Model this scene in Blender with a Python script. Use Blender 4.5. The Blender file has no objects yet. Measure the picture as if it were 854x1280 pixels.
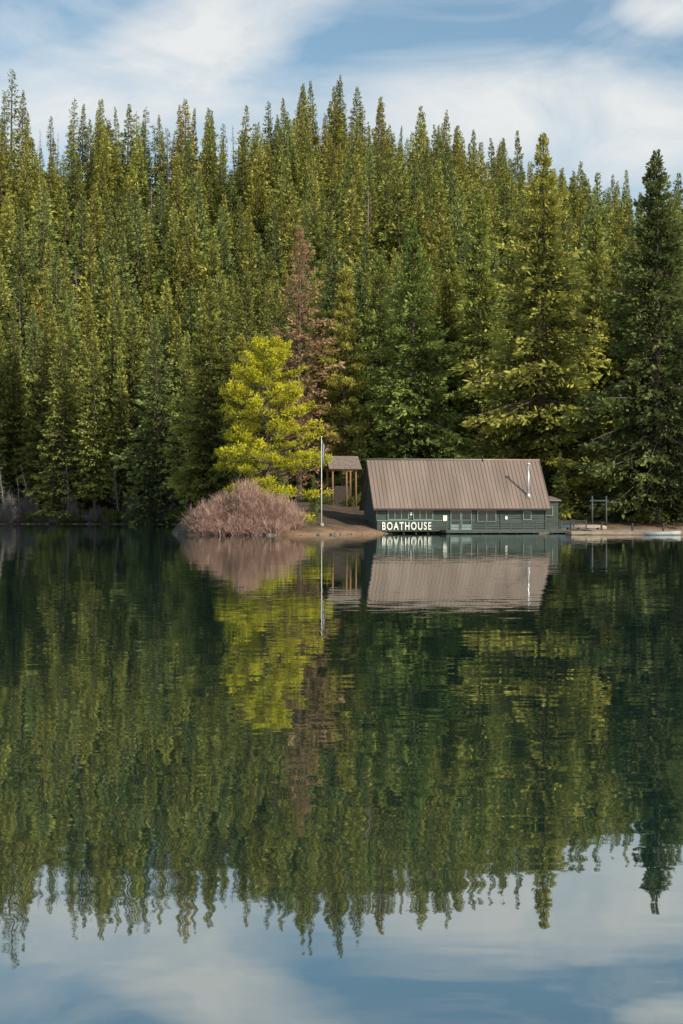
import bpy, bmesh, math
import numpy as np
from mathutils import Vector, Matrix

scene = bpy.context.scene
scene.view_settings.view_transform = 'Standard'
scene.view_settings.look = 'None'
scene.view_settings.exposure = 0
scene.view_settings.gamma = 1
CH = 2.6
F = 1778.0
def wx(px, D): return (px-427.0)/F*D
def wz(py, D): return CH+(640.0-py)/F*D

# ------------------------------------------------------------ helpers
def link(o, parent=None):
    scene.collection.objects.link(o)
    if parent: o.parent = parent
    return o
def empty(name, loc=(0,0,0), rz=0.0):
    o = bpy.data.objects.new(name, None); o.empty_display_size = 0.5
    o.location = loc; o.rotation_euler = (0,0,rz)
    return link(o)

class NT:
    def __init__(s, nt): s.nt = nt
    def n(s, t, **kw):
        nd = s.nt.nodes.new(t)
        for k, v in kw.items(): setattr(nd, k, v)
        return nd
    def l(s, a, b): s.nt.links.new(a, b)
    def math(s, op, a, b=None, c=None, clamp=False):
        nd = s.nt.nodes.new('ShaderNodeMath'); nd.operation = op; nd.use_clamp = clamp
        for i, v in enumerate((a, b, c)):
            if v is None: continue
            if isinstance(v, (int, float)): nd.inputs[i].default_value = v
            else: s.nt.links.new(v, nd.inputs[i])
        return nd.outputs[0]
    def mix(s, fac, a, b, blend='MIX'):
        nd = s.nt.nodes.new('ShaderNodeMix'); nd.data_type = 'RGBA'; nd.blend_type = blend
        for i, v in ((0, fac), (6, a), (7, b)):
            if isinstance(v, (int, float)): nd.inputs[i].default_value = v
            elif isinstance(v, tuple): nd.inputs[i].default_value = (v[0], v[1], v[2], 1)
            else: s.nt.links.new(v, nd.inputs[i])
        return nd.outputs[2]

def new_mat(name):
    m = bpy.data.materials.new(name); m.use_nodes = True
    m.node_tree.nodes.clear()
    t = NT(m.node_tree)
    out = t.n('ShaderNodeOutputMaterial')
    return m, t, out

def simple_mat(name, c1, c2, scale=3.0, rough=0.7, metallic=0.0, stretch=(1,1,1), bump=0.0, detail=5.0, bdist=0.02):
    m, t, out = new_mat(name)
    p = t.n('ShaderNodeBsdfPrincipled')
    p.inputs['Roughness'].default_value = rough
    p.inputs['Metallic'].default_value = metallic
    tc = t.n('ShaderNodeTexCoord'); mp = t.n('ShaderNodeMapping')
    mp.inputs['Scale'].default_value = stretch
    t.l(tc.outputs['Object'], mp.inputs['Vector'])
    nz = t.n('ShaderNodeTexNoise'); nz.inputs['Scale'].default_value = scale; nz.inputs['Detail'].default_value = detail
    t.l(mp.outputs[0], nz.inputs['Vector'])
    f = t.math('MULTIPLY_ADD', nz.outputs['Fac'], 2.2, -0.6, clamp=True)
    t.l(t.mix(f, c1, c2), p.inputs['Base Color'])
    if bump > 0:
        b = t.n('ShaderNodeBump'); b.inputs['Strength'].default_value = bump; b.inputs['Distance'].default_value = bdist
        t.l(nz.outputs['Fac'], b.inputs['Height']); t.l(b.outputs[0], p.inputs['Normal'])
    t.l(p.outputs[0], out.inputs['Surface'])
    return m

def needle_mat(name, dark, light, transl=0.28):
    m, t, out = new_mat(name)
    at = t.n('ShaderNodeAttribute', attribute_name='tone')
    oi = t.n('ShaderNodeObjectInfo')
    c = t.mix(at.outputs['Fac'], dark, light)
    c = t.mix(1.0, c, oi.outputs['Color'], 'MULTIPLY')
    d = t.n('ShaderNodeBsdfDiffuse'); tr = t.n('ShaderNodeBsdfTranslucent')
    t.l(c, d.inputs['Color'])
    c2 = t.mix(1.0, c, (1.1, 1.1, 0.7), 'MULTIPLY'); t.l(c2, tr.inputs['Color'])
    mx = t.n('ShaderNodeMixShader'); mx.inputs[0].default_value = transl
    t.l(d.outputs[0], mx.inputs[1]); t.l(tr.outputs[0], mx.inputs[2])
    t.l(mx.outputs[0], out.inputs['Surface'])
    return m

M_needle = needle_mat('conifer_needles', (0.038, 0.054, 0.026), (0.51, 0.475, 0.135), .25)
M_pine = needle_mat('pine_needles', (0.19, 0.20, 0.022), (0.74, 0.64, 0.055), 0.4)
M_rust = needle_mat('dying_needles', (0.24, 0.14, 0.085), (0.52, 0.33, 0.19))
M_twig = needle_mat('bare_twigs', (0.20, 0.14, 0.12), (0.56, 0.41, 0.34), 0.1)
M_bark = simple_mat('bark', (0.05, 0.035, 0.025), (0.15, 0.105, 0.08), 2.0, 0.95, stretch=(3,3,0.6), bump=0.6)
M_grey = simple_mat('weathered_wood', (0.16, 0.14, 0.125), (0.32, 0.28, 0.25), 2.0, 0.95, stretch=(3,3,0.6))

# ------------------------------------------------------------ mesh from arrays
def mk_mesh(name, quads_v, quads_m, quads_t, mats):
    V = quads_v.reshape(-1, 3).astype(np.float32)
    n = len(quads_v)
    me = bpy.data.meshes.new(name)
    me.vertices.add(len(V)); me.vertices.foreach_set('co', V.ravel())
    me.loops.add(n*4); me.loops.foreach_set('vertex_index', np.arange(n*4, dtype=np.int32))
    me.polygons.add(n); me.polygons.foreach_set('loop_start', np.arange(0, n*4, 4, dtype=np.int32))
    me.polygons.foreach_set('material_index', quads_m.astype(np.int32))
    for m in mats: me.materials.append(m)
    a = me.attributes.new('tone', 'FLOAT', 'POINT')
    a.data.foreach_set('value', np.repeat(quads_t, 4).astype(np.float32))
    me.update(calc_edges=True)
    return me

def tubes(P0, P1, r0, r1, k=4):
    P0 = np.atleast_2d(P0); P1 = np.atleast_2d(P1)
    d = P1-P0; d = d/(np.linalg.norm(d, axis=1, keepdims=True)+1e-9)
    ref = np.where(np.abs(d[:, 2:3]) > 0.9, np.array([[1.0, 0, 0]]), np.array([[0, 0, 1.0]]))
    u = np.cross(d, ref); u /= np.linalg.norm(u, axis=1, keepdims=True)+1e-9
    v = np.cross(d, u)
    r0 = np.broadcast_to(r0, (len(P0),))[:, None]; r1 = np.broadcast_to(r1, (len(P0),))[:, None]
    out = []
    for i in range(k):
        a, b = 2*math.pi*i/k, 2*math.pi*(i+1)/k
        A = u*math.cos(a)+v*math.sin(a); B = u*math.cos(b)+v*math.sin(b)
        out.append(np.stack([P0+A*r0, P0+B*r0, P1+B*r1, P1+A*r1], axis=1))
    return np.concatenate(out)

def leaf_quads(P, Dr, ln, wd, rng):
    Dr = Dr/(np.linalg.norm(Dr, axis=1, keepdims=True)+1e-9)
    rv = rng.normal(size=P.shape) + np.array([0, 0, 0.5])
    W = np.cross(Dr, rv); W /= np.linalg.norm(W, axis=1, keepdims=True)+1e-9
    ln = ln[:, None]; wd = wd[:, None]
    return np.stack([P, P+Dr*ln*0.55+W*wd, P+Dr*ln, P+Dr*ln*0.5-W*wd], axis=1)

def trunk_quads(H, r, rng, lean=0.01, segs=8, k=8, top=1.0):
    zs = np.linspace(0, H*top, segs+1)
    off = np.cumsum(rng.normal(size=(segs+1, 2))*lean*H/segs, axis=0); off[0] = 0
    pts = np.column_stack([off, zs]); pts[0, 2] = -1.5
    rr = r*(1-zs/H)**0.8+0.03; rr[0] = r*1.35
    q = tubes(pts[:-1], pts[1:], rr[:-1], rr[1:], k)
    return q, pts

def conifer(name, seed, H=30.0, R=4.0, whorls=48, per=6, leaves=16, leaf=0.85, base=0.07,
            power=0.8, droop=0.22, irr=0.25, drop=0.08, mats=None, trunk=0.35, hang=0.3, wfac=1.0, zj=0.35, wmax=1.7, limbs=True):
    rng = np.random.default_rng(seed)
    tq, tp = trunk_quads(H, trunk, rng)
    wz_ = base+(1-base)*(np.arange(whorls)+0.3)/whorls
    t = np.repeat(wz_, per)
    t = np.clip(t+rng.normal(size=t.size)*zj*(1-base)/whorls, base*0.8, 0.995)
    keep = rng.random(t.size) > drop
    t = t[keep]; nb = t.size
    az = np.arange(nb)*2.39996+rng.normal(size=nb)*0.3
    prof = (1-t)**power
    low = np.clip((t-base)/0.12, 0, 1)*0.35+0.65
    L = R*prof*low*(1+irr*(rng.random(nb)*2-1.15))*(1+0.16*np.sin(2*az+seed)+0.16*np.sin(t*23+seed*1.7+az)+.1*np.sin(t*47+az*2))+0.18
    L = np.maximum(L, 0.15)
    el = -0.28+1.05*t**1.3+rng.normal(size=nb)*0.09
    cx = np.interp(t*H, tp[:, 2], tp[:, 0]); cy = np.interp(t*H, tp[:, 2], tp[:, 1])
    ca, sa = np.cos(az), np.sin(az)
    def path(s, i):
        rr = L[i]*s*np.cos(el[i])
        zz = t[i]*H+L[i]*(np.sin(el[i])*s-droop*s**2*1.4+droop*0.9*s**3)
        return np.column_stack([cx[i]+ca[i]*rr, cy[i]+sa[i]*rr, zz])
    I = np.arange(nb)
    parts = [tq]
    if limbs:
        b0 = path(np.zeros(nb), I); b1 = path(np.full(nb, .45), I); b2 = path(np.full(nb, .9), I)
        br = 0.014*L+0.01
        parts += [tubes(b0, b1, br, br*.6, 3), tubes(b1, b2, br*.6, br*.2, 3)]
    nw = sum(len(p_) for p_ in parts)
    cnt = np.maximum(3, (leaves*(0.25+0.95*L/R)*(0.7+0.6*rng.random(nb))).astype(int))
    i = np.repeat(I, cnt); n = i.size
    s = 0.08+0.95*rng.random(n)**0.7
    P = path(s, i)
    w = np.minimum((0.10+0.42*(1-s)*s*1.7)*L[i], wmax)*wfac+0.05
    u = (rng.random(n)*2-1)*w
    tang = np.column_stack([-sa[i], ca[i], np.zeros(n)]); outw = np.column_stack([ca[i], sa[i], np.zeros(n)])
    P = P+tang*u[:, None]
    P[:, 2] += -np.abs(u)*hang-rng.random(n)*leaf*0.5*hang/0.3+rng.normal(size=n)*0.07
    ang = np.sign(u)*(0.2+rng.random(n)*0.9)
    D = outw*np.cos(ang)[:, None]+tang*np.sin(ang)[:, None]
    D[:, 2] += rng.normal(size=n)*0.4-0.3+1.1*t[i]**2
    sc = (0.32+0.7*(L[i]/R)**.6)*(0.7+0.6*rng.random(n))
    lq = leaf_quads(P, D, leaf*sc, leaf*0.21*sc, rng)
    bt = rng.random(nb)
    tone = np.clip(-0.16+0.66*s+0.5*(bt[i]-.25)+0.25*(rng.random(n)-0.5)+.12*t[i], 0, 1)  # crown interior shade painted into the tone; paler outer tips are new growth
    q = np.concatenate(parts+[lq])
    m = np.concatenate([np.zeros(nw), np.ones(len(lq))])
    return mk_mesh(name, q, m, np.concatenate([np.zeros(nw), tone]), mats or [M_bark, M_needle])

def pine(name, seed, H, R, nb, tufts, leaf, mats, base=0.12, trunk=0.4, tuft_r=0.55, per=26, shape='round'):
    rng = np.random.default_rng(seed)
    tq, tp = trunk_quads(H, trunk, rng, 0.02, top=0.97)
    t = base+(0.98-base)*(np.arange(nb)+rng.random(nb))/nb
    az = np.arange(nb)*2.39996+rng.normal(size=nb)*0.5
    x = (t-base)/(1-base)
    prof = np.sqrt(np.clip(1-x**1.25, 0.0, 1))*np.clip(0.75+x*1.4, 0, 1) if shape == 'round' else (1-x)**0.75*np.clip(0.6+x*4, 0, 1)
    L = R*prof*(0.42+0.75*rng.random(nb))+0.5
    el = -0.15+0.85*x+rng.normal(size=nb)*0.18
    cx = np.interp(t*H, tp[:, 2], tp[:, 0]); cy = np.interp(t*H, tp[:, 2], tp[:, 1])
    ca, sa = np.cos(az), np.sin(az)
    def path(s, i):
        rr = L[i]*s*np.cos(el[i]); zz = t[i]*H+L[i]*(np.sin(el[i])*s-0.22*s*s+0.25*s**3)
        return np.column_stack([cx[i]+ca[i]*rr, cy[i]+sa[i]*rr, zz])
    I = np.arange(nb)
    b0 = path(np.zeros(nb), I); b1 = path(np.full(nb, .5), I); b2 = path(np.full(nb, .97), I)
    br = 0.02*L+0.025
    bq = [tubes(b0, b1, br, br*.65, 4), tubes(b1, b2, br*.65, br*.25, 4)]
    cnt = np.maximum(2, (tufts*(0.3+0.9*L/R)).astype(int))
    i = np.repeat(I, cnt); n = i.size
    s = 0.25+0.78*rng.random(n)**0.7
    C = path(s, i)
    u = (rng.random(n)*2-1)*np.minimum(0.42*L[i]*(1.15-s), 1.9)
    tang = np.column_stack([-sa[i], ca[i], np.zeros(n)])
    C2 = C+tang*u[:, None]; C2[:, 2] += rng.random(n)*0.5-0.1
    bq.append(tubes(path(np.maximum(s-0.12, 0), i), C2, 0.025, 0.012, 3))
    j = np.repeat(np.arange(n), per); N = j.size
    dv = rng.normal(size=(N, 3)); dv /= np.linalg.norm(dv, axis=1, keepdims=True)
    dv[:, 2] = dv[:, 2]*0.7+0.25
    rad = tuft_r*(0.6+0.7*rng.random(n))
    P = C2[j]+dv*(rad[j]*rng.random(N)**0.5*0.9)[:, None]
    lq = leaf_quads(P, dv+rng.normal(size=(N, 3))*0.3, leaf*(0.6+0.8*rng.random(N)), leaf*0.17*(0.7+0.6*rng.random(N)), rng)
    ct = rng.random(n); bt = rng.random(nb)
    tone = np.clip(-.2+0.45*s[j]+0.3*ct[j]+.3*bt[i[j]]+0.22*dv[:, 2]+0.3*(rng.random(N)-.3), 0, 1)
    bq = np.concatenate(bq)
    q = np.concatenate([tq, bq, lq])
    m = np.concatenate([np.zeros(len(tq)+len(bq)), np.ones(len(lq))])
    return mk_mesh(name, q, m, np.concatenate([np.zeros(len(tq)+len(bq)), tone]), mats)

def snag(name, seed, H, R, nb=110, mats=None, trunk=0.25):
    rng = np.random.default_rng(seed)
    tq, tp = trunk_quads(H, trunk, rng, 0.02)
    t = 0.2+0.78*rng.random(nb); az = rng.random(nb)*6.283
    L = R*(1-t)**0.6*(0.3+0.7*rng.random(nb))+0.2
    c = np.column_stack([np.interp(t*H, tp[:, 2], tp[:, 0]), np.interp(t*H, tp[:, 2], tp[:, 1]), t*H])
    d = np.column_stack([np.cos(az), np.sin(az), -0.1+0.5*t+rng.normal(size=nb)*0.2])
    e = c+d*L[:, None]
    bq = [tubes(c, e, 0.05, 0.012, 3)]
    for k in range(5):
        mm = c+(e-c)*(0.3+0.6*rng.random((nb, 1)))
        bq.append(tubes(mm, mm+(d+rng.normal(size=(nb, 3))*0.7)*(L*0.28)[:, None], 0.025, 0.008, 3))
    q = np.concatenate([tq]+bq)
    return mk_mesh(name, q, np.zeros(len(q)), np.zeros(len(q)), mats or [M_grey])

def shrub(name, seed, domes, twigs, mats, width=0.035):
    rng = np.random.default_rng(seed); Q = []; T = []
    tot = sum(d[3]*d[4]*d[5] for d in domes)
    for (x, y, z, rx, ry, h) in domes:
        n = max(20, int(twigs*rx*ry*h/tot))
        a = rng.random(n)*6.283; r = np.sqrt(rng.random(n))
        ex = np.cos(a)*r; ey = np.sin(a)*r
        hh = h*np.sqrt(np.clip(1-r**2, 0.04, 1))*(0.35+0.85*rng.random(n))
        p0 = np.column_stack([x+ex*rx*0.35, y+ey*ry*0.35, np.full(n, z-0.3)])
        p3 = np.column_stack([x+ex*rx+rng.normal(size=n)*.25, y+ey*ry+rng.normal(size=n)*.25, z+hh])
        tt = rng.random(n)
        def pt(s):
            q = p0+(p3-p0)*s; q[:, 2] += (h*0.22*math.sin(s*math.pi)); return q
        wv = rng.normal(size=(n, 3)); wv[:, 2] *= 0.3; wv /= np.linalg.norm(wv, axis=1, keepdims=True)
        ss = [0, .35, .7, 1.0]
        for k in range(3):
            A, B = pt(ss[k]), pt(ss[k+1]); w0 = width*(1-ss[k]*0.6); w1 = width*(1-ss[k+1]*0.75)
            Q.append(np.stack([A-wv*w0, A+wv*w0, B+wv*w1, B-wv*w1], axis=1)); T.append(tt*0.7)
        for k in range(4):
            s = 0.45+0.55*rng.random()
            A = pt(s); dv = (p3-p0)*0.12+rng.normal(size=(n, 3))*np.array([.3, .3, .25]); dv[:, 2] = np.abs(dv[:, 2])
            w = wv*width*0.6
            Q.append(np.stack([A-w, A+w, A+dv+w*.3, A+dv-w*.3], axis=1)); T.append(0.3+tt*0.7)
    q = np.concatenate(Q)
    return mk_mesh(name, q, np.zeros(len(q)), np.concatenate(T), mats)

# ------------------------------------------------------------ terrain
SX = [-900, -200, -110, -60, -36, -27, -21, -17, -6, -2, 3, 8, 24, 30, 60, 120, 300, 900]
SY = [330, 322, 309, 305, 297, 262, 176, 158.5, 159, 162, 166.5, 173, 175, 180, 184, 190, 170, 140]
HXs = [-900, -300, -156, -60, 0, 49, 100, 156, 300, 900]
HZs = [120, 160, 157, 151, 150, 140, 121, 99, 80, 60]
def shore(x): return np.interp(x, SX, SY)+1.2*np.sin(x*0.35)*0.6+0.5*np.sin(x*0.9+1)
def ground_z(x, y):
    x = np.asarray(x, float); y = np.asarray(y, float)
    d = y-shore(x)
    dp = np.maximum(d, 0)
    z = np.where(d < 0, np.maximum(-3, 0.14*d), 0.4*(1-np.exp(-dp/1.6))+np.interp(x, [-30, -18], [.03, .115])*np.minimum(dp, 34))
    st = np.interp(x, [-40, -10, 60, 300], [308, 275, 255, 250])
    t = (y-st)/(652-st)
    sh = np.where(t < 0, 0, np.where(t < 1, np.clip(t, 0, 1)**1.12, 1-0.25*np.clip(t-1, 0, 3)))
    z = z+np.interp(x, HXs, HZs)*sh
    a = np.clip((y-st)/80, 0, 1)
    z = z+a*(3.0*np.sin(x*0.045+y*0.013)+2.0*np.sin(x*0.09-y*0.03+2)+1.0*np.sin(x*.21+y*.11))
    z = z+np.clip(d/4, 0, 1)*0.12*np.sin(x*1.7)*np.sin(y*1.3+x*.4)
    return z
xs = np.unique(np.concatenate([np.linspace(-1500, -120, 40), np.linspace(-120, 120, 241), np.linspace(120, 1500, 40)]))
ys = np.unique(np.concatenate([np.linspace(100, 150, 8), np.linspace(150, 210, 100), np.linspace(210, 350, 100), np.linspace(350, 1500, 110)]))
gx, gy = np.meshgrid(xs, ys); gz = ground_z(gx, gy)
nx, ny = len(xs), len(ys)
V = np.column_stack([gx.ravel(), gy.ravel(), gz.ravel()]).astype(np.float32)
idx = np.arange(nx*ny).reshape(ny, nx)
Fq = np.stack([idx[:-1, :-1], idx[:-1, 1:], idx[1:, 1:], idx[1:, :-1]], axis=-1).reshape(-1, 4)
me = bpy.data.meshes.new('terrain')
me.vertices.add(len(V)); me.vertices.foreach_set('co', V.ravel())
me.loops.add(Fq.size); me.loops.foreach_set('vertex_index', Fq.ravel().astype(np.int32))
me.polygons.add(len(Fq)); me.polygons.foreach_set('loop_start', np.arange(0, Fq.size, 4, dtype=np.int32))
me.polygons.foreach_set('use_smooth', np.ones(len(Fq), bool))
me.update(calc_edges=True)
m, t, out = new_mat('forest_floor')
p = t.n('ShaderNodeBsdfPrincipled'); p.inputs['Roughness'].default_value = 0.95
ge = t.n('ShaderNodeNewGeometry'); sp = t.n('ShaderNodeSeparateXYZ'); t.l(ge.outputs['Position'], sp.inputs[0])
n1 = t.n('ShaderNodeTexNoise'); n1.inputs['Scale'].default_value = 0.35; n1.inputs['Detail'].default_value = 8
n2 = t.n('ShaderNodeTexNoise'); n2.inputs['Scale'].default_value = 4; n2.inputs['Detail'].default_value = 6
t.l(ge.outputs['Position'], n1.inputs[0]); t.l(ge.outputs['Position'], n2.inputs[0])
fl = t.mix(t.math('MULTIPLY_ADD', n1.outputs[0], 3, -1, clamp=True), (0.035, 0.036, 0.018), (0.12, 0.07, 0.04))
sand = t.mix(n2.outputs[0], (0.20, 0.11, 0.06), (0.44, 0.27, 0.155))
h = t.math('ADD', sp.outputs[2], t.math('MULTIPLY', n1.outputs[0], 2.6))
f = t.math('SUBTRACT', 1.0, t.math('MULTIPLY_ADD', h, 1.1, -1.6, clamp=True), clamp=True)
# sandy beach only on the peninsula; elsewhere a dark earthy bank
f = t.math('MULTIPLY', f, t.math('MULTIPLY_ADD', sp.outputs[0], 0.2, 1.9, clamp=True))
c = t.mix(f, fl, sand)
c = t.mix(0.5, c, t.mix(n2.outputs[0], (0.3, 0.3, 0.3), (1, 1, 1)), 'MULTIPLY')
t.l(c, p.inputs['Base Color'])
b = t.n('ShaderNodeBump'); b.inputs['Distance'].default_value = 0.15; t.l(n2.outputs[0], b.inputs['Height']); t.l(b.outputs[0], p.inputs['Normal'])
t.l(p.outputs[0], out.inputs[0])
me.materials.append(m)
link(bpy.data.objects.new('hillside_terrain', me))

# ------------------------------------------------------------ water
me = bpy.data.meshes.new('lake_water')
me.from_pydata([(-1500, -1200, 0), (1500, -1200, 0), (1500, 420, 0), (-1500, 420, 0)], [], [(0, 1, 2, 3)])
m, t, out = new_mat('lake_water')
ge = t.n('ShaderNodeNewGeometry')
def nslope(scale, sx, sy, detail, amp, rz=0.0):
    mp = t.n('ShaderNodeMapping'); mp.inputs['Scale'].default_value = (sx, sy, 1); mp.inputs['Rotation'].default_value = (0, 0, rz); t.l(ge.outputs['Position'], mp.inputs[0])
    nz = t.n('ShaderNodeTexNoise'); nz.inputs['Scale'].default_value = scale; nz.inputs['Detail'].default_value = detail
    t.l(mp.outputs[0], nz.inputs[0])
    v = t.n('ShaderNodeVectorMath', operation='SUBTRACT'); t.l(nz.outputs['Color'], v.inputs[0]); v.inputs[1].default_value = (.5, .5, .5)
    w = t.n('ShaderNodeVectorMath', operation='MULTIPLY'); t.l(v.outputs[0], w.inputs[0]); w.inputs[1].default_value = (amp, amp, 0)
    return w.outputs[0], nz.outputs['Fac']
s1, _ = nslope(0.35, 0.4, 1.0, 1, 0.005)
s2, _ = nslope(3.2, 0.3, 1.0, 3, 0.030, .15)
_, patch = nslope(0.02, 0.35, 1.0, 3, 1)
pm = t.math('MULTIPLY_ADD', patch, 3.2, -1.0, clamp=True)
pm = t.math('MULTIPLY_ADD', pm, 0.8, 0.4)
sc = t.n('ShaderNodeVectorMath', operation='SCALE'); t.l(s2, sc.inputs[0]); t.l(pm, sc.inputs['Scale'])
ad = t.n('ShaderNodeVectorMath', operation='ADD'); t.l(s1, ad.inputs[0]); t.l(sc.outputs[0], ad.inputs[1])
ad2 = t.n('ShaderNodeVectorMath', operation='ADD'); t.l(ad.outputs[0], ad2.inputs[0]); ad2.inputs[1].default_value = (0, 0, 1)
nm = t.n('ShaderNodeVectorMath', operation='NORMALIZE'); t.l(ad2.outputs[0], nm.inputs[0])
gl = t.n('ShaderNodeBsdfGlossy'); gl.inputs['Roughness'].default_value = 0.014; gl.inputs['Color'].default_value = (0.95, 0.98, 0.96, 1)
t.l(nm.outputs[0], gl.inputs['Normal'])
df = t.n('ShaderNodeBsdfDiffuse'); df.inputs['Color'].default_value = (0.006, 0.026, 0.024, 1)
fr = t.n('ShaderNodeFresnel'); fr.inputs['IOR'].default_value = 1.333
fac = t.math('MULTIPLY_ADD', fr.outputs[0], 0.52, 0.42, clamp=True)
mx = t.n('ShaderNodeMixShader'); t.l(fac, mx.inputs[0]); t.l(df.outputs[0], mx.inputs[1]); t.l(gl.outputs[0], mx.inputs[2])
t.l(mx.outputs[0], out.inputs[0])
me.materials.append(m)
link(bpy.data.objects.new('lake_water', me))

# ------------------------------------------------------------ forest
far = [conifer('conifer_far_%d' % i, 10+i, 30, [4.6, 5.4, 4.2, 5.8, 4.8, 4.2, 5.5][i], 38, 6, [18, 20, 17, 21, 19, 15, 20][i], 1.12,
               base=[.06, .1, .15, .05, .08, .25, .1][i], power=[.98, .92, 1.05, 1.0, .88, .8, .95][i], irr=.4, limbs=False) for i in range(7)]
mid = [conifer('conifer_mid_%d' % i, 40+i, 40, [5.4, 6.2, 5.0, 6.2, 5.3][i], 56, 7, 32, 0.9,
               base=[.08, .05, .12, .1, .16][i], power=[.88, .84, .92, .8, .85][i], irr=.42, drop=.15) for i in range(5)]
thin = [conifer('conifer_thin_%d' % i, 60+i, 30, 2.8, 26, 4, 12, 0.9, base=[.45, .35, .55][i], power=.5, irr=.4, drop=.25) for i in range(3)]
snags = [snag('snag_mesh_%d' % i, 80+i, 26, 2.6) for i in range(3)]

forest = empty('conifer_forest')
rng = np.random.default_rng(21)
nforest = 0
def put(meshes, x, y, s, sw, col, parent, tilt=0.02, name='conifer'):
    global nforest
    o = bpy.data.objects.new(name, meshes[int(rng.integers(len(meshes)))])
    o.location = (x, y, float(ground_z(x, y))-0.2)
    o.rotation_euler = (rng.normal()*tilt, rng.normal()*tilt, rng.random()*6.283)
    o.scale = (s*sw, s*sw, s); o.color = (*col, 1)
    link(o, parent); nforest += 1
    return o
def tint():
    r = rng.random()
    v = 0.68+0.54*rng.random()
    if r < 0.3: c = (1.08, 1.07, 0.85)
    elif r < 0.52: c = (0.68, 0.84, 0.95)
    elif r < 0.54: c = (1.2, 1.0, 0.9)
    else: c = (0.94, 1.0, 0.9)
    return (c[0]*v, c[1]*v, c[2]*v)
y = 180.0
while y < 705:
    sp_ = 10.2 if y > 350 else 8.6
    lim = 0.25*y+30
    x = -lim+rng.random()*sp_
    while x < lim+15:
        X = x+rng.normal()*sp_*0.32; Y = y+rng.normal()*sp_*0.32
        x += sp_
        d = Y-float(shore(X))
        if d < (2.5 if X < -28 else 5): continue
        if X > -24 and Y < 222 and X < 70: continue
        if X > -26 and Y < 285 and rng.random() < 0.3: continue
        px = 427+X/Y*F
        crest = Y > 590
        if crest and px < 85 and rng.random() < 0.75: continue
        if Y > 655 and rng.random() < .4: continue
        if Y < 350:
            s = (0.78+0.36*rng.random())
            if X > -20: s *= 0.95
            put(mid, X, Y, s, 0.85+0.25*rng.random(), tint(), forest)
            if rng.random() < 0.2:
                put(mid, X+rng.normal()*3, Y-2, 0.25+0.2*rng.random(), 1.3, tint(), forest)
        else:
            if crest and rng.random() < 0.14:
                put(thin, X, Y, 0.95+0.35*rng.random(), 1.0, tint(), forest)
            elif rng.random() < 0.02:
                put(snags, X, Y, 0.8+0.4*rng.random(), 1.0, (1, 1, 1), forest)
            else:
                s = (0.62+0.74*rng.random())*(1.2 if Y < 450 else 1.1)
                sw = 0.8+0.35*rng.random()
                if crest: s *= .82+.34*rng.random(); sw *= .86
                put(far, X, Y, s, sw, tint(), forest)
    y += sp_
print('forest trees', nforest)
for px, D, hgt in [(6, 640, 34), (14, 645, 44), (36, 640, 26), (50, 648, 22), (62, 640, 28), (72, 650, 20), (92, 640, 38), (28, 655, 18), (520, 640, 30), (540, 645, 28), (335, 645, 40), (180, 645, 38), (262, 645, 36)]:
    put(thin if hgt > 25 else snags, wx(px, D), D, hgt/30, 1.0, (0.7, .8, .9), forest)
# leaning and dead trunks along the left shore
for px, hgt in [(22, 9), (38, 13), (58, 11), (86, 16), (118, 10), (150, 13), (196, 11), (214, 13), (5, 13)]:
    D0 = 306.0; X = wx(px, D0)
    put(snags, X, float(shore(X))+2.2+rng.random()*1.5, hgt/26, 1.2, (1, 1, 1), forest, tilt=.12)

def hero(name, mesh, px, D, top, col=(1, 1, 1), rz=0.0, H=None, sw=1.0):
    X = wx(px, D); g = float(ground_z(X, D))
    want = wz(top, D)-g
    o = bpy.data.objects.new(name, mesh)
    o.location = (X, D, g-0.1); o.rotation_euler = (0, 0, rz)
    s = want/H; o.scale = (s*sw, s*sw, s); o.color = (*col, 1)
    return link(o)

fa = conifer('fir_mesh_a', 101, 50, 9.6, 66, 8, 95, 0.85, base=.05, power=.85, droop=.30, irr=.5, drop=.22, trunk=.6, hang=.5, wmax=2.2, zj=.25)
fb = conifer('fir_mesh_b', 102, 46, 8.6, 68, 8, 85, 0.82, base=.06, power=.82, droop=.28, irr=.45, drop=.18, trunk=.55, hang=.45, wmax=2, zj=.25)
fc = conifer('fir_mesh_c', 103, 48, 6.8, 70, 8, 62, 0.85, base=.08, power=.82, droop=.25, irr=.45, drop=.18, trunk=.5)
fd = conifer('fir_mesh_d', 104, 50, 9.4, 60, 8, 115, 0.88, base=.06, power=.75, droop=.36, irr=.5, drop=.18, trunk=.65, hang=.5, wmax=2.3, zj=.22)
rust = conifer('dying_fir_mesh', 105, 44, 6.2, 62, 6, 44, 0.66, base=.10, power=.68, droop=.3, irr=.65, drop=.28, trunk=.42, mats=[M_bark, M_rust], hang=.5)
pa = pine('pine_mesh_a', 106, 22, 7.6, 92, 14, 0.42, [M_bark, M_pine], base=.05, trunk=.32, tuft_r=.5, per=24)
pb = pine('pine_mesh_b', 107, 38, 5.0, 80, 12, 0.55, [M_bark, M_needle], base=.2, trunk=.42, tuft_r=.7, shape='cone')

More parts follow.
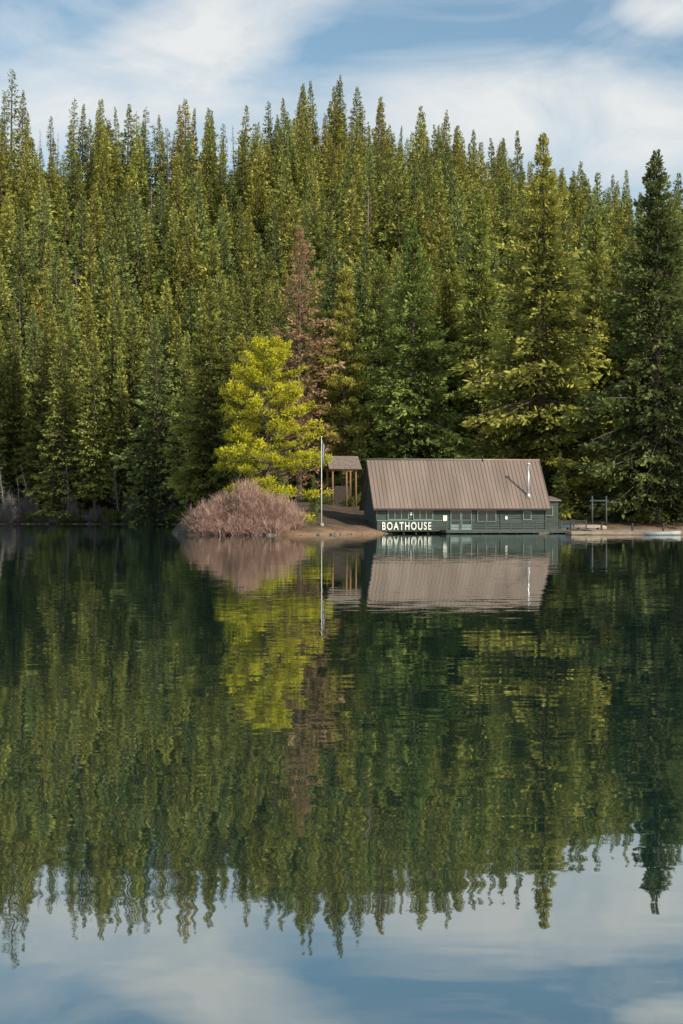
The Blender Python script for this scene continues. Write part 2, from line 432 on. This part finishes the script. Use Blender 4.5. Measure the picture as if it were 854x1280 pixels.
hero('pine_tree', pa, 332, 169, 432, (.96, 1, 1), 0.5, 22)
hero('dying_fir_tree', rust, 374, 205, 280, (1, 1, 1), 1, 44)
hero('fir_tree', fb, 518, 205, 272, (.66, .86, .8), 2, 46)
hero('pine_tree', pb, 432, 208, 335, (1.1, 1.05, .85), 0, 38)
hero('fir_tree', fa, 680, 200, 165, (1.04, 1.04, .85), 0.3, 50, 1.08)
hero('fir_tree', fd, 822, 190, 186, (.40, .5, .6), 4, 50)
hero('fir_tree', fc, 602, 222, 236, (.88, 1.0, .9), 5, 48)
hero('fir_tree', fc, 745, 228, 262, (.95, 1.0, .9), 1.4, 48)
hero('fir_tree', fb, 475, 226, 318, (.75, .9, .85), 3.3, 46)
hero('fir_tree', fc, 560, 232, 290, (.92, 1.02, .9), 2.2, 48)
hero('fir_tree', fb, 640, 232, 300, (.65, .8, .85), 0.7, 46)
hero('fir_tree', fd, 790, 226, 310, (.55, .68, .75), 0.7, 50)
hero('pine_tree', pb, 400, 214, 390, (1.05, 1.0, .85), 2, 38)
hero('fir_tree', fb, 895, 205, 260, (.6, .72, .8), 1.9, 46)
hero('pine_tree', pb, 300, 216, 420, (1.2, 1.15, .85), 4, 38)
hero('fir_tree', fc, 262, 240, 345, (1.0, 1.05, .9), 4, 48)
hero('bare_snag', snags[0], 460, 420, 235, (1, 1, 1), 1, 26)
for px, D, top, s in [(392, 172, 590, 1), (700, 190, 560, 1), (610, 200, 520, 2), (770, 190, 560, 1), (450, 205, 520, 1), (345, 190, 500, 2)]:
    hero('fir_sapling', mid[s], px, D, top, (.7, .85, .8), px, 40)

# ------------------------------------------------------------ shrubs
def dome(px, D, rx, ry, h):
    X = wx(px, D); return (X, D, max(0.0, float(ground_z(X, D))), rx, ry, h)
bush = shrub('bare_shrub', 5, [dome(262, 160.5, 2.2, 1.8, 3.0), dome(282, 161.5, 2.6, 2, 4.2), dome(308, 161, 2.4, 2.2, 4.8), dome(332, 161, 2.5, 2, 3.6),
                               dome(352, 161, 2.0, 2, 3.5), dome(370, 162, 1.4, 1.4, 2.3), dome(246, 161, 1.5, 1.2, 2.2), dome(300, 158.8, 2.6, 1.0, 2.0), dome(340, 159, 2.4, 1.0, 1.7),
                               dome(255, 159.2, 1.8, .8, 1.3), dome(275, 158.8, 1.8, .8, 1.4), dome(318, 158.6, 1.8, .7, 1.2)],
             9500, [M_twig], 0.026)
o = link(bpy.data.objects.new('bare_shrub', bush)); o.color = (1.05, .95, .92, 1)
rs = np.random.default_rng(9); doms = []
for px in list(range(-20, 245, 8)):
    D0 = 306; X = wx(px, D0); D0 = float(shore(X))+1.2+rs.random()*2
    doms.append((wx(px, D0), D0, float(ground_z(wx(px, D0), D0)), 1.4+rs.random()*1.2, 1.3, 1.0+rs.random()**2.5*5))
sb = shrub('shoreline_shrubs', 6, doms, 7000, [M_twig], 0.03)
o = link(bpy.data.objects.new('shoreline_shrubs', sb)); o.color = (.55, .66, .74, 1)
doms = []
for k in range(60):
    px = 380+rs.random()*520; D0 = 186+rs.random()*22; X = wx(px, D0)
    if D0 < float(shore(X))+6: continue
    doms.append((X, D0, float(ground_z(X, D0)), .8+rs.random(), .8+rs.random(), .7+rs.random()*1.4))
for k in range(70):
    X = -100+rs.random()*72; D0 = float(shore(X))+1+rs.random()*4
    doms.append((X, D0, float(ground_z(X, D0)), 1.2+rs.random()*1.6, 1.2, .8+rs.random()*2.2))
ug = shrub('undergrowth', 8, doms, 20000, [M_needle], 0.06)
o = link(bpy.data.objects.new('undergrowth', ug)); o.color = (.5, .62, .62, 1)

bm = bmesh.new()
for k in range(190):
    X = -110+rs.random()*175; Y = float(shore(X))+rs.normal()*0.7
    s = 0.12+rs.random()**2*0.3
    r = bmesh.ops.create_icosphere(bm, subdivisions=2, radius=s)
    mt = Matrix.Translation((X, Y, 0.0)) @ Matrix.Rotation(rs.random()*6, 4, 'Z') @ Matrix.Diagonal((1.3, .9, .6, 1))
    for v in r['verts']:
        v.co *= 1+0.25*math.sin(v.co.x*9/s*.3+k)*math.cos(v.co.y*7/s*.3+k*2)
        v.co = mt @ v.co
me = bpy.data.meshes.new('shoreline_rocks'); bm.to_mesh(me); bm.free()
M_rock = simple_mat('rock', (0.08, 0.07, 0.06), (0.20, 0.17, 0.14), 3, .9, bump=.5)
me.materials.append(M_rock); link(bpy.data.objects.new('shoreline_rocks', me))

# ------------------------------------------------------------ building helpers
def box(name, parent, x0, x1, y0, y1, z0, z1, mat):
    bm = bmesh.new(); bmesh.ops.create_cube(bm, size=1)
    for v in bm.verts:
        v.co = Vector(((v.co.x)*(x1-x0), (v.co.y)*(y1-y0), (v.co.z)*(z1-z0)))
    me = bpy.data.meshes.new(name); bm.to_mesh(me); bm.free(); me.materials.append(mat)
    o = bpy.data.objects.new(name, me); o.location = ((x0+x1)/2, (y0+y1)/2, (z0+z1)/2)
    return link(o, parent)
def boxes(name, parent, lst, mat):
    bm = bmesh.new()
    for (x0, x1, y0, y1, z0, z1) in lst:
        r = bmesh.ops.create_cube(bm, size=1)
        for v in r['verts']:
            v.co = Vector(((x0+x1)/2+v.co.x*(x1-x0), (y0+y1)/2+v.co.y*(y1-y0), (z0+z1)/2+v.co.z*(z1-z0)))
    me = bpy.data.meshes.new(name); bm.to_mesh(me); bm.free(); me.materials.append(mat)
    return link(bpy.data.objects.new(name, me), parent)
def cyl(name, parent, p0, p1, r0, r1, mat, k=12):
    d = Vector(p1)-Vector(p0)
    bm = bmesh.new(); bmesh.ops.create_cone(bm, cap_ends=True, segments=k, radius1=r0, radius2=r1, depth=d.length)
    q = d.to_track_quat('Z', 'Y').to_matrix().to_4x4()
    bm.transform(Matrix.Translation((Vector(p0)+Vector(p1))/2) @ q)
    me = bpy.data.meshes.new(name); bm.to_mesh(me); bm.free(); me.materials.append(mat)
    for f in me.polygons: f.use_smooth = len(f.vertices) == 4
    return link(bpy.data.objects.new(name, me), parent)
def poly(name, parent, verts, faces, mat):
    me = bpy.data.meshes.new(name); me.from_pydata(verts, [], faces); me.materials.append(mat); me.update()
    return link(bpy.data.objects.new(name, me), parent)

M_green = simple_mat('green_paint', (0.028, 0.042, 0.034), (0.066, 0.088, 0.072), 1.5, .8, stretch=(.4, .4, 4))
M_greentrim = simple_mat('green_trim', (0.16, 0.23, 0.20), (0.23, 0.31, 0.27), 2, .6)
M_rail = simple_mat('rail_paint', (0.03, 0.04, 0.036), (0.055, 0.075, 0.065), 3, .7)
M_roof = simple_mat('roof_metal', (0.180, 0.132, 0.104), (0.265, 0.195, 0.156), 0.5, .55, metallic=.1, stretch=(1.5, .3, .3))
M_dark = simple_mat('dark_timber', (0.03, 0.025, 0.02), (0.06, 0.045, 0.035), 3, .9)
M_glass = simple_mat('window_glass', (0.012, 0.018, 0.02), (0.03, 0.04, 0.045), 1.2, .06)
M_white = simple_mat('white_paint', (0.66, 0.63, 0.55), (0.78, 0.75, 0.68), 4, .6)
M_wood = simple_mat('deck_wood', (0.20, 0.14, 0.10), (0.36, 0.27, 0.20), 2, .85, stretch=(.5, 4, 1))
M_cedar = simple_mat('cedar_wood', (0.20, 0.095, 0.04), (0.33, 0.165, 0.07), 2, .8, stretch=(2, 2, .4))
M_steel = simple_mat('steel_pipe', (0.5, 0.5, 0.5), (0.7, 0.7, 0.7), 3, .35, metallic=.6)
M_concrete = simple_mat('concrete', (0.20, 0.17, 0.14), (0.33, 0.29, 0.24), 2, .9)

# ------------------------------------------------------------ boathouse
TH = math.radians(8.7)
BX, BY = wx(467, 169.5), 169.5
bh = empty('boathouse', (BX, BY, 0), TH)
LX, LY, EZ, RZ = 21.9, 10.0, 3.05, 9.05
slope = (RZ-EZ)/(LY/2)
w0x, w1x, w0y, w1y = 0.5, 21.4, 0.7, 9.3
wallz = EZ+slope*0.7-0.12
zt = wallz
V = [(w0x, w0y, .3), (w1x, w0y, .3), (w1x, w1y, .3), (w0x, w1y, .3), (w0x, w0y, zt), (w1x, w0y, zt), (w1x, w1y, zt), (w0x, w1y, zt),
     (w0x, 5, RZ-.25), (w1x, 5, RZ-.25)]
poly('walls', bh, V, [(0, 1, 5, 4), (1, 2, 6, 9, 5), (2, 3, 7, 6), (3, 0, 4, 8, 7), (0, 3, 2, 1), (4, 5, 9, 8), (8, 9, 6, 7)], M_green)
def lap(lst_v, lst_f, a, b, nrm, z0, z1, step=.3):
    z = z0
    while z < z1-.02:
        zz = min(z+step, z1); k = len(lst_v)
        n = nrm
        lst_v += [(a[0]+n[0]*.11, a[1]+n[1]*.11, z), (b[0]+n[0]*.11, b[1]+n[1]*.11, z), (b[0]+n[0]*.02, b[1]+n[1]*.02, zz), (a[0]+n[0]*.02, a[1]+n[1]*.02, zz),
                  (a[0]+n[0]*.0, a[1]+n[1]*.0, z), (b[0], b[1], z)]
        lst_f += [(k, k+1, k+2, k+3), (k+4, k+5, k+1, k)]
        z += step
lv, lf = [], []
lap(lv, lf, (w0x, w0y), (w1x, w0y), (0, -1), .32, 3.3)
lap(lv, lf, (w0x, w1y), (w0x, w0y), (-1, 0), .32, 3.5)
lap(lv, lf, (w1x, w0y), (w1x, w1y), (1, 0), .32, 3.5)
z = 3.5
while z < RZ-.5:
    off = (z+.24-EZ)/slope+.15
    for xx, nn in ((w0x, -1), (w1x, 1)):
        a, b = (LY-off, off) if nn < 0 else (off, LY-off)
        if LY-2*off > .3: lap(lv, lf, (xx, a), (xx, b), (nn, 0), z, z+.24)
    z += .24
poly('lap_siding', bh, lv, lf, M_green)
th = .14
def slab(nm, ys_, zs_, x0, x1, th, mat):
    V = [(x0, ys_[0], zs_[0]), (x1, ys_[0], zs_[0]), (x1, ys_[1], zs_[1]), (x0, ys_[1], zs_[1])]
    V += [(a, b, c-th) for a, b, c in V]
    poly(nm, bh, V, [(0, 1, 2, 3), (7, 6, 5, 4), (0, 4, 5, 1), (1, 5, 6, 2), (2, 6, 7, 3), (3, 7, 4, 0)], mat)
slab('roof_front', (0, 5), (EZ, RZ), 0, LX, th, M_roof)
slab('roof_back', (10, 5.002), (EZ, RZ), 0, LX, th, M_roof)
V, Fc = [], []
def seam(x, y0, z0, y1, z1, w, h):
    k = len(V)
    for (yy, zz) in ((y0, z0), (y1, z1)):
        V.extend([(x-w, yy, zz-.01), (x-w, yy, zz+h), (x+w, yy, zz+h), (x+w, yy, zz-.01)])
    Fc.extend([(k, k+1, k+5, k+4), (k+1, k+2, k+6, k+5), (k+2, k+3, k+7, k+6), (k, k+3, k+2, k+1), (k+4, k+5, k+6, k+7)])
n = 46
for i in range(n+1):
    x = .05+(LX-.1)*i/n
    seam(x, -.01, EZ, 4.98, RZ, .028, .06); seam(x, 10.01, EZ, 5.02, RZ, .028, .06)
poly('roof_seams', bh, V, Fc, M_roof)
cyl('ridge_cap', bh, (-.02, 5, RZ+.02), (LX+.02, 5, RZ+.02), .13, .13, M_roof, 8)
boxes('eave_fascia', bh, [(0, LX, -.05, -.003, EZ-.24, EZ-.02), (0, LX, LY+.003, LY+.05, EZ-.24, EZ-.02)], M_dark)
for nm, xx in (('rake_board_a', -.055), ('rake_board_b', LX+.004)):
    for sgn, (ya, yb) in enumerate(((0, 5), (10, 5))):
        V2 = [(xx, ya, EZ+.03), (xx+.05, ya, EZ+.03), (xx+.05, yb, RZ+.03), (xx, yb, RZ+.03)]
        V2 += [(a, b, c-.36) for a, b, c in V2]
        poly(nm, bh, V2, [(0, 1, 2, 3), (7, 6, 5, 4), (0, 4, 5, 1), (1, 5, 6, 2), (2, 6, 7, 3), (3, 7, 4, 0)], M_dark)
boxes('corner_trim', bh, [(w0x-.09, w0x+.1, w0y-.15, w0y-.115, .3, 3.2), (w1x-.1, w1x+.09, w0y-.15, w0y-.115, .3, 3.2),
                          (15.7, 15.86, w0y-.16, w0y-.12, .3, 3.2)], M_rail)
def window(nm, x0, x1, z0, z1, cols, mat_f, yy=w0y, rows=1):
    L = [(x0-.08, x1+.08, yy-.2, yy-.02, z0-.08, z0), (x0-.08, x1+.08, yy-.2, yy-.02, z1, z1+.08), (x0-.08, x0, yy-.2, yy-.02, z0, z1), (x1, x1+.08, yy-.2, yy-.02, z0, z1)]
    for i in range(1, cols):
        xm = x0+(x1-x0)*i/cols; L.append((xm-.035, xm+.035, yy-.19, yy-.03, z0, z1))
    for i in range(1, rows):
        zm = z0+(z1-z0)*i/rows; L.append((x0, x1, yy-.183, yy-.04, zm-.02, zm+.02))
    boxes(nm+'_frame', bh, L, mat_f)
    box(nm+'_glass', bh, x0, x1, yy-.14, yy-.01, z0, z1, M_glass)
window('window_1', 1.9, 4.3, 1.75, 2.8, 3, M_greentrim)
window('window_2', 5.0, 7.3, 1.75, 2.8, 3, M_greentrim)
window('door_1', 9.6, 10.7, .5, 2.75, 1, M_greentrim, rows=2)
window('door_2', 10.95, 12.05, .5, 2.75, 1, M_greentrim, rows=2)
window('window_3', 12.9, 15.1, 1.5, 2.75, 2, M_greentrim)
window('window_4', 18.6, 19.5, 1.7, 2.6, 1, M_greentrim)
boxes('door_kickplates', bh, [(9.6, 10.7, w0y-.17, w0y-.145, .5, 1.1), (10.95, 12.05, w0y-.17, w0y-.145, .5, 1.1)], M_greentrim)
boxes('wall_notices', bh, [(4.55, 4.8, w0y-.17, w0y-.13, 2.2, 2.6), (8.6, 9.1, w0y-.17, w0y-.13, 1.5, 2.2), (16.3, 16.6, w0y-.17, w0y-.13, 1.7, 2.1)], M_white)
# sign board under the windows
box('sign_skirt', bh, .5, 8.4, .38, .56, .28, 1.55, M_green)
box('sign_cap', bh, .45, 8.45, .33, .56, 1.553, 1.62, M_greentrim)
cu = bpy.data.curves.new('sign_text', 'FONT'); cu.body = 'BOATHOUSE'; cu.size = 1; cu.extrude = .05; cu.offset = .018; cu.space_character = 1.25
to = bpy.data.objects.new('tmp_text', cu); scene.collection.objects.link(to)
dg = bpy.context.evaluated_depsgraph_get()
tm = bpy.data.meshes.new_from_object(to.evaluated_get(dg)); bpy.data.objects.remove(to)
tm.materials.clear(); tm.materials.append(M_white)
co = np.array([v.co for v in tm.vertices]); mn, mxx = co.min(0), co.max(0)
for v in tm.vertices:
    x_ = (v.co.x-mn[0])/(mxx[0]-mn[0])*6.0; z_ = (v.co.y-mn[1])/(mxx[1]-mn[1])*.95; yv = -v.co.z
    v.co = (x_, yv, z_)
tm.name = 'sign_letters'
o = link(bpy.data.objects.new('sign_letters', tm), bh); o.location = (1.1, .31, .45)
cyl('chimney_pipe', bh, (19.4, 1.25, 4.3), (19.4, 1.25, 8.35), .13, .13, M_steel)
cyl('chimney_cap', bh, (19.4, 1.25, 8.35), (19.4, 1.25, 8.6), .24, .2, M_steel)
cyl('chimney_flashing', bh, (19.4, 1.25, 4.3), (19.4, 1.25, 4.95), .34, .15, M_steel)
cyl('vent_pipe', bh, (14.6, 4.9, 8.8), (14.6, 4.9, 9.6), .08, .08, M_dark)
dl = [(8.4+.0, 25.6, -2.4+i*.2, -2.4+i*.2+.185, .38, .45) for i in range(15)]
boxes('deck_boards', bh, dl, M_wood)
boxes('deck_fascia', bh, [(8.3, 25.7, -2.47, -2.41, .12, .47), (8.3, 8.38, -2.4, .6, .12, .47), (25.62, 25.7, -2.4, .6, .12, .47)], M_rail)
for i in range(9):
    x = 8.6+i*2.1
    cyl('deck_pile_%d' % i, bh, (x, -2.2, -2.5), (x, -2.2, .36), .14, .14, M_dark, 8)
for i in range(6):
    cyl('wall_pile_%d' % i, bh, (.8+i*1.5, .8, -2.5), (.8+i*1.5, .8, .3), .16, .16, M_dark, 8)
rl = [(8.35, 25.65, -2.38, -2.28, 1.5, 1.57), (8.35, 25.65, -2.355, -2.305, .75, .8)]
for i in range(12):
    x = 8.4+i*1.56; rl.append((x-.06, x+.06, -2.39, -2.27, .45, 1.5))
i = 0
while 8.5+i*.26 < 25.5:
    x = 8.5+i*.26; rl.append((x-.018, x+.018, -2.345, -2.315, .8, 1.5)); i += 1
boxes('deck_railing', bh, rl, M_rail)
box('annex_walls', bh, 21.48, 23.9, 3.6, 7.2, .4, 4.0, M_green)
av, af = [], []
lap(av, af, (21.5, 3.6), (23.9, 3.6), (0, -1), .42, 3.98); lap(av, af, (23.9, 3.6), (23.9, 7.2), (1, 0), .42, 3.98)
poly('annex_siding', bh, av, af, M_green)
poly('annex_roof', bh, [(21.48, 3.2, 4.1), (24.2, 3.2, 4.1), (24.2, 7.4, 4.6), (21.48, 7.4, 4.6), (21.48, 3.2, 3.97), (24.2, 3.2, 3.97), (24.2, 7.4, 4.47), (21.48, 7.4, 4.47)],
     [(0, 1, 2, 3), (7, 6, 5, 4), (0, 4, 5, 1), (1, 5, 6, 2), (2, 6, 7, 3), (3, 7, 4, 0)], M_roof)
window('annex_window', 22.2, 23.1, 2.2, 3.2, 1, M_greentrim, yy=3.55)

# ------------------------------------------------------------ pavilion
D = 192; px0 = 428
pv = empty('timber_pavilion', (wx(px0, D), D, float(ground_z(wx(px0, D), D))), math.radians(14))
gz0 = pv.location.z; ez = wz(586, D)-gz0; rz = wz(570, D)-gz0
for i, (x, y_) in enumerate([(-1.7, -1.5), (1.5, -1.5), (-1.7, 1.5), (1.5, 1.5), (.2, -1.5)]):
    cyl('post_%d' % i, pv, (x, y_, -.3), (x, y_, ez), .13, .12, M_cedar, 8)
boxes('beams', pv, [(-1.9, 1.8, -1.62, -1.4, ez-.3, ez-.02), (-1.9, 1.8, 1.4, 1.62, ez-.3, ez-.02)], M_cedar)
boxes('back_wall', pv, [(-1.7, 1.5, 1.3, 1.39, 0, 2.6)], M_dark)
poly('roof', pv, [(-2.3, -2, ez), (2.2, -2, ez), (2.2, 0, rz), (-2.3, 0, rz), (2.2, 2, ez), (-2.3, 2, ez), (-2.3, -2, ez-.12), (2.2, -2, ez-.12), (2.2, 0, rz-.12), (-2.3, 0, rz-.12), (2.2, 2, ez-.12), (-2.3, 2, ez-.12)],
     [(0, 1, 2, 3), (3, 2, 4, 5), (6, 9, 8, 7), (9, 11, 10, 8), (0, 6, 7, 1), (5, 4, 10, 11), (1, 7, 8, 2), (2, 8, 10, 4), (0, 3, 9, 6), (3, 5, 11, 9)], simple_mat('shingle', (.12, .09, .07), (.22, .17, .14), 3, .9))

# ------------------------------------------------------------ flagpole
D = 166; X = wx(402, D); g = float(ground_z(X, D))
fp = empty('flagpole', (X, D, g)); topz = wz(547, D)-g
cyl('pole', fp, (0, 0, -.3), (0, 0, topz), .06, .035, M_white)
bm = bmesh.new(); bmesh.ops.create_uvsphere(bm, u_segments=10, v_segments=6, radius=.11, matrix=Matrix.Translation((0, 0, topz+.08)))
me = bpy.data.meshes.new('finial'); bm.to_mesh(me); bm.free(); me.materials.append(M_steel); link(bpy.data.objects.new('finial', me), fp)
cyl('base_block', fp, (0, 0, -.3), (0, 0, .25), .3, .25, M_concrete)
V, Fc = [], []
for j in range(13):
    for i in range(7):
        u = i/6; v = j/12
        V.append((.06+u*.34*(1-.35*v), .1*math.sin(u*9+v*2), topz-.3-v*2.6-u*.7))
for j in range(12):
    for i in range(6):
        a = j*7+i; Fc.append((a, a+1, a+8, a+7))
m, t, out = new_mat('flag_cloth'); p = t.n('ShaderNodeBsdfPrincipled'); p.inputs['Roughness'].default_value = .9
tc = t.n('ShaderNodeTexCoord'); w = t.n('ShaderNodeTexWave'); w.inputs['Scale'].default_value = 2.2; w.bands_direction = 'X'; t.l(tc.outputs['Object'], w.inputs[0])
t.l(t.mix(w.outputs['Fac'], (.10, .14, .24), (.38, .38, .40)), p.inputs['Base Color']); t.l(p.outputs[0], out.inputs[0])
o = poly('flag', fp, V, Fc, m)

# ------------------------------------------------------------ dock and things on the right
dk = empty('floating_dock', (0, 0, 0))
x0, x1 = wx(712, 163), wx(900, 163)
boxes('planks', dk, [(x0+i*.3, x0+i*.3+.28, 161.5, 165.5, .3, .38) for i in range(int((x1-x0)/.3))], M_wood)
boxes('frame', dk, [(x0-.05, x1, 161.42, 161.49, .05, .4), (x0-.08, x0-.01, 161.42, 165.5, .05, .4), (x0, x1, 165.52, 165.6, .05, .4)], M_wood)
boxes('gangway', dk, [(x0+3, x0+4.6, 165.62, 184, .42, .5)], M_wood)
for i in range(5):
    cyl('pile_%d' % i, dk, (x0+.6+i*3.6, 165.9, -3), (x0+.6+i*3.6, 165.9, 1.3), .13, .12, M_dark, 8)

def hull(name, parent, L, W, H, mat, matin, loc, rz):
    e = empty(name, loc, rz); n = 14; m_ = 9; V = []
    for i in range(n+1):
        s = i/n; w = W/2*(math.sin(math.pi*min(s*1.0+.0, 1))**.55 if parent else (1-(max(0, s-.35)/.65)**2.4)*(0.82+.18*min(1, s*4)))
        w = max(w, .02); kz = .12*H+.75*H*max(0, (s-.7)/.3)**2 if not parent else H*.5*abs(2*s-1)**4
        sh_ = H*(1+.28*abs(2*s-1)**2)
        for j in range(m_+1):
            a = -math.pi/2+math.pi*j/m_
            V.append((s*L-L/2, math.sin(a)*w, sh_-(sh_-kz)*max(0, math.cos(a))**.6))
    Fc = []
    for i in range(n):
        for j in range(m_):
            a = i*(m_+1)+j; Fc.append((a, a+1, a+m_+2, a+m_+1))
    Fc.append(tuple(range(m_+1)))
    me = bpy.data.meshes.new('hull'); me.from_pydata(V, [], Fc); me.materials.append(mat); me.update()
    o = link(bpy.data.objects.new('hull', me), e)
    sd = o.modifiers.new('s', 'SOLIDIFY'); sd.thickness = .04
    return e
M_alu = simple_mat('boat_white', (.42, .42, .40), (.58, .58, .56), 2, .4)
b1 = hull('rowing_boat', None, 4.2, 1.5, .5, M_alu, None, (wx(826, 160.2), 160.2, -.14), math.radians(176))
boxes('bench_seats', b1, [(-1.5, -1.15, -.6, .6, .35, .4), (-.1, .25, -.66, .66, .35, .4), (1.1, 1.4, -.45, .45, .38, .43)], M_wood)
M_blue = simple_mat('canoe_blue', (.04, .09, .14), (.07, .13, .19), 2, .5)
M_tan = simple_mat('canoe_tan', (.25, .2, .15), (.35, .28, .22), 2, .5)
for i, (px, D, mt, rz) in enumerate([(735, 176, M_tan, .1), (722, 177.5, M_blue, .05)]):
    X = wx(px, D)
    e = hull('canoe', True, 4.8, .9, .42, mt, None, (X, D, max(.3, float(ground_z(X, D)))+.75), rz)
    e.rotation_euler = (math.pi, 0, rz)
    boxes('trestles', e, [(-1.3, -1.2, -.5, .5, .35, 1.2), (1.2, 1.3, -.5, .5, .35, 1.2)], M_dark)
pf = empty('shore_platform', (0, 0, 0))
boxes('slab', pf, [(wx(700, 174), wx(905, 174), 171.5, 180.5, .1, .32)], M_concrete)
tf = empty('timber_post_frame', (wx(749, 182), 182, float(ground_z(wx(749, 182), 182))), 0)  # plain timber post frame: two posts and a crossbeam, no swing
for i, x in enumerate((-.9, .9)):
    cyl('post_%d' % i, tf, (x, 0, -.5), (x, 0, 4.0), .13, .12, M_rail, 8)
boxes('crossbeam', tf, [(-1.2, 1.2, -.1, .1, 3.3, 3.5)], M_rail)
boxes('braces', tf, [(-.86, -.3, -.05, .05, 2.9, 3.0), (.3, .86, -.05, .05, 2.9, 3.0)], M_rail)
X = wx(808, 188); pt_ = empty('picnic_table', (X, 188, float(ground_z(X, 188))+.02), .3)
boxes('top', pt_, [(-.9, .9, -.38+i*.16, -.38+i*.16+.145, .72, .76) for i in range(5)], M_cedar)
boxes('benches', pt_, [(-.9, .9, -.8, -.55, .43, .47), (-.9, .9, .55, .8, .43, .47)], M_cedar)
boxes('legs', pt_, [(-.7, -.62, -.7, .7, .38, .425), (.62, .7, -.7, .7, .38, .425), (-.7, -.62, -.3, -.2, 0, .715), (.62, .7, -.3, -.2, 0, .715), (-.7, -.62, .2, .3, 0, .715), (.62, .7, .2, .3, 0, .715)], M_cedar)
D = 200; X = wx(858, D); g = float(ground_z(X, D))
cb = empty('wooden_cabin', (X, D, g), -.15)
box('walls', cb, -2.6, 2.6, -2, 2, -.5, 2.9, M_cedar)
poly('roof', cb, [(-3.1, -2.6, 2.75), (3.1, -2.6, 2.75), (3.1, 0, 4.4), (-3.1, 0, 4.4), (3.1, 2.6, 2.75), (-3.1, 2.6, 2.75)], [(0, 1, 2, 3), (3, 2, 4, 5)], M_dark)
poly('gables', cb, [(-2.6, -2, 2.9), (-2.6, 2, 2.9), (-2.6, 0, 4.25), (2.6, -2, 2.9), (2.6, 2, 2.9), (2.6, 0, 4.25)], [(0, 1, 2), (3, 4, 5)], M_cedar)
boxes('window_frames', cb, [(-1.6, -.4, -2.06, -2.0, .9, 2.0), (.9, 1.9, -2.06, -2.0, 0, 2.1)], M_white)
boxes('window_panes', cb, [(-1.5, -.5, -2.09, -2.05, 1.0, 1.9), (1.0, 1.8, -2.09, -2.05, .05, 2.0)], M_glass)

# ------------------------------------------------------------ light
SUN_EL = math.radians(28); AZ = math.radians(34)
sdir = Vector((math.cos(AZ)*math.cos(SUN_EL), -math.sin(AZ)*math.cos(SUN_EL), math.sin(SUN_EL)))
sl = bpy.data.lights.new('sun', 'SUN'); sl.energy = 5.0; sl.angle = math.radians(.5); sl.color = (1.0, .93, .79)
so = bpy.data.objects.new('sun', sl); so.rotation_euler = sdir.to_track_quat('Z', 'Y').to_euler(); so.location = (60, -40, 90); link(so)

w = bpy.data.worlds.new('World'); scene.world = w; w.use_nodes = True; w.node_tree.nodes.clear()
t = NT(w.node_tree); out = t.n('ShaderNodeOutputWorld'); bg = t.n('ShaderNodeBackground')
sky = t.n('ShaderNodeTexSky', sky_type='NISHITA'); sky.sun_disc = False
sky.sun_elevation = SUN_EL; sky.sun_rotation = math.atan2(sdir.x, sdir.y); sky.air_density = 1.0; sky.dust_density = .8; sky.ozone_density = 1.2
bg.inputs['Strength'].default_value = .15
tc = t.n('ShaderNodeTexCoord'); sp = t.n('ShaderNodeSeparateXYZ'); t.l(tc.outputs['Generated'], sp.inputs[0])
ya = t.math('MAXIMUM', t.math('ABSOLUTE', sp.outputs[1]), .15)
a = t.math('DIVIDE', sp.outputs[0], ya); e = t.math('DIVIDE', sp.outputs[2], ya)
cv = t.n('ShaderNodeCombineXYZ'); t.l(a, cv.inputs[0]); t.l(e, cv.inputs[1])
mp = t.n('ShaderNodeMapping'); mp.inputs['Rotation'].default_value = (0, 0, math.radians(-28)); mp.inputs['Scale'].default_value = (1.0, 2.3, 1); t.l(cv.outputs[0], mp.inputs[0])
nz = t.n('ShaderNodeTexNoise'); nz.inputs['Scale'].default_value = 5.5; nz.inputs['Detail'].default_value = 8; nz.inputs['Roughness'].default_value = .6; nz.inputs['Distortion'].default_value = .6
t.l(mp.outputs[0], nz.inputs[0])
nd = t.math('MULTIPLY_ADD', nz.outputs['Fac'], 2.0, -1.0)
def blob(px, py, rx, ry, rot):
    a0 = (px-427)/F; e0 = (640-py)/F; rx /= F; ry /= F
    c_, s_ = math.cos(rot), math.sin(rot)
    da = t.math('SUBTRACT', a, a0); de = t.math('SUBTRACT', e, e0)
    u = t.math('ADD', t.math('MULTIPLY', da, c_/rx), t.math('MULTIPLY', de, s_/rx))
    v = t.math('ADD', t.math('MULTIPLY', da, -s_/ry), t.math('MULTIPLY', de, c_/ry))
    r2 = t.math('ADD', t.math('MULTIPLY', u, u), t.math('MULTIPLY', v, v))
    return t.math('SUBTRACT', 1.0, r2, clamp=True)
B = [blob(690, 145, 300, 100, -.15), blob(250, 50, 240, 80, .45), blob(830, 10, 70, 40, 0), blob(90, 130, 260, 80, .2)]
tot = B[0]
for bb in B[1:]: tot = t.math('MAXIMUM', tot, bb)
mask = t.math('MULTIPLY_ADD', nd, 1.0, t.math('MULTIPLY_ADD', tot, .70, .22), clamp=True)
mask = t.math('MULTIPLY', mask, .95)
col = t.mix(1.0, sky.outputs[0], (1.0, 1.08, 1.0), 'MULTIPLY')
c = t.mix(mask, col, (5.6, 5.7, 5.65))
t.l(c, bg.inputs['Color']); t.l(bg.outputs[0], out.inputs[0])

# ------------------------------------------------------------ camera
cam = bpy.data.cameras.new('camera'); cam.sensor_fit = 'VERTICAL'; cam.sensor_height = 36; cam.lens = 50; cam.clip_end = 6000
co_ = bpy.data.objects.new('camera', cam); co_.location = (0, 0, CH); co_.rotation_euler = (math.radians(90), 0, 0); link(co_)
scene.camera = co_
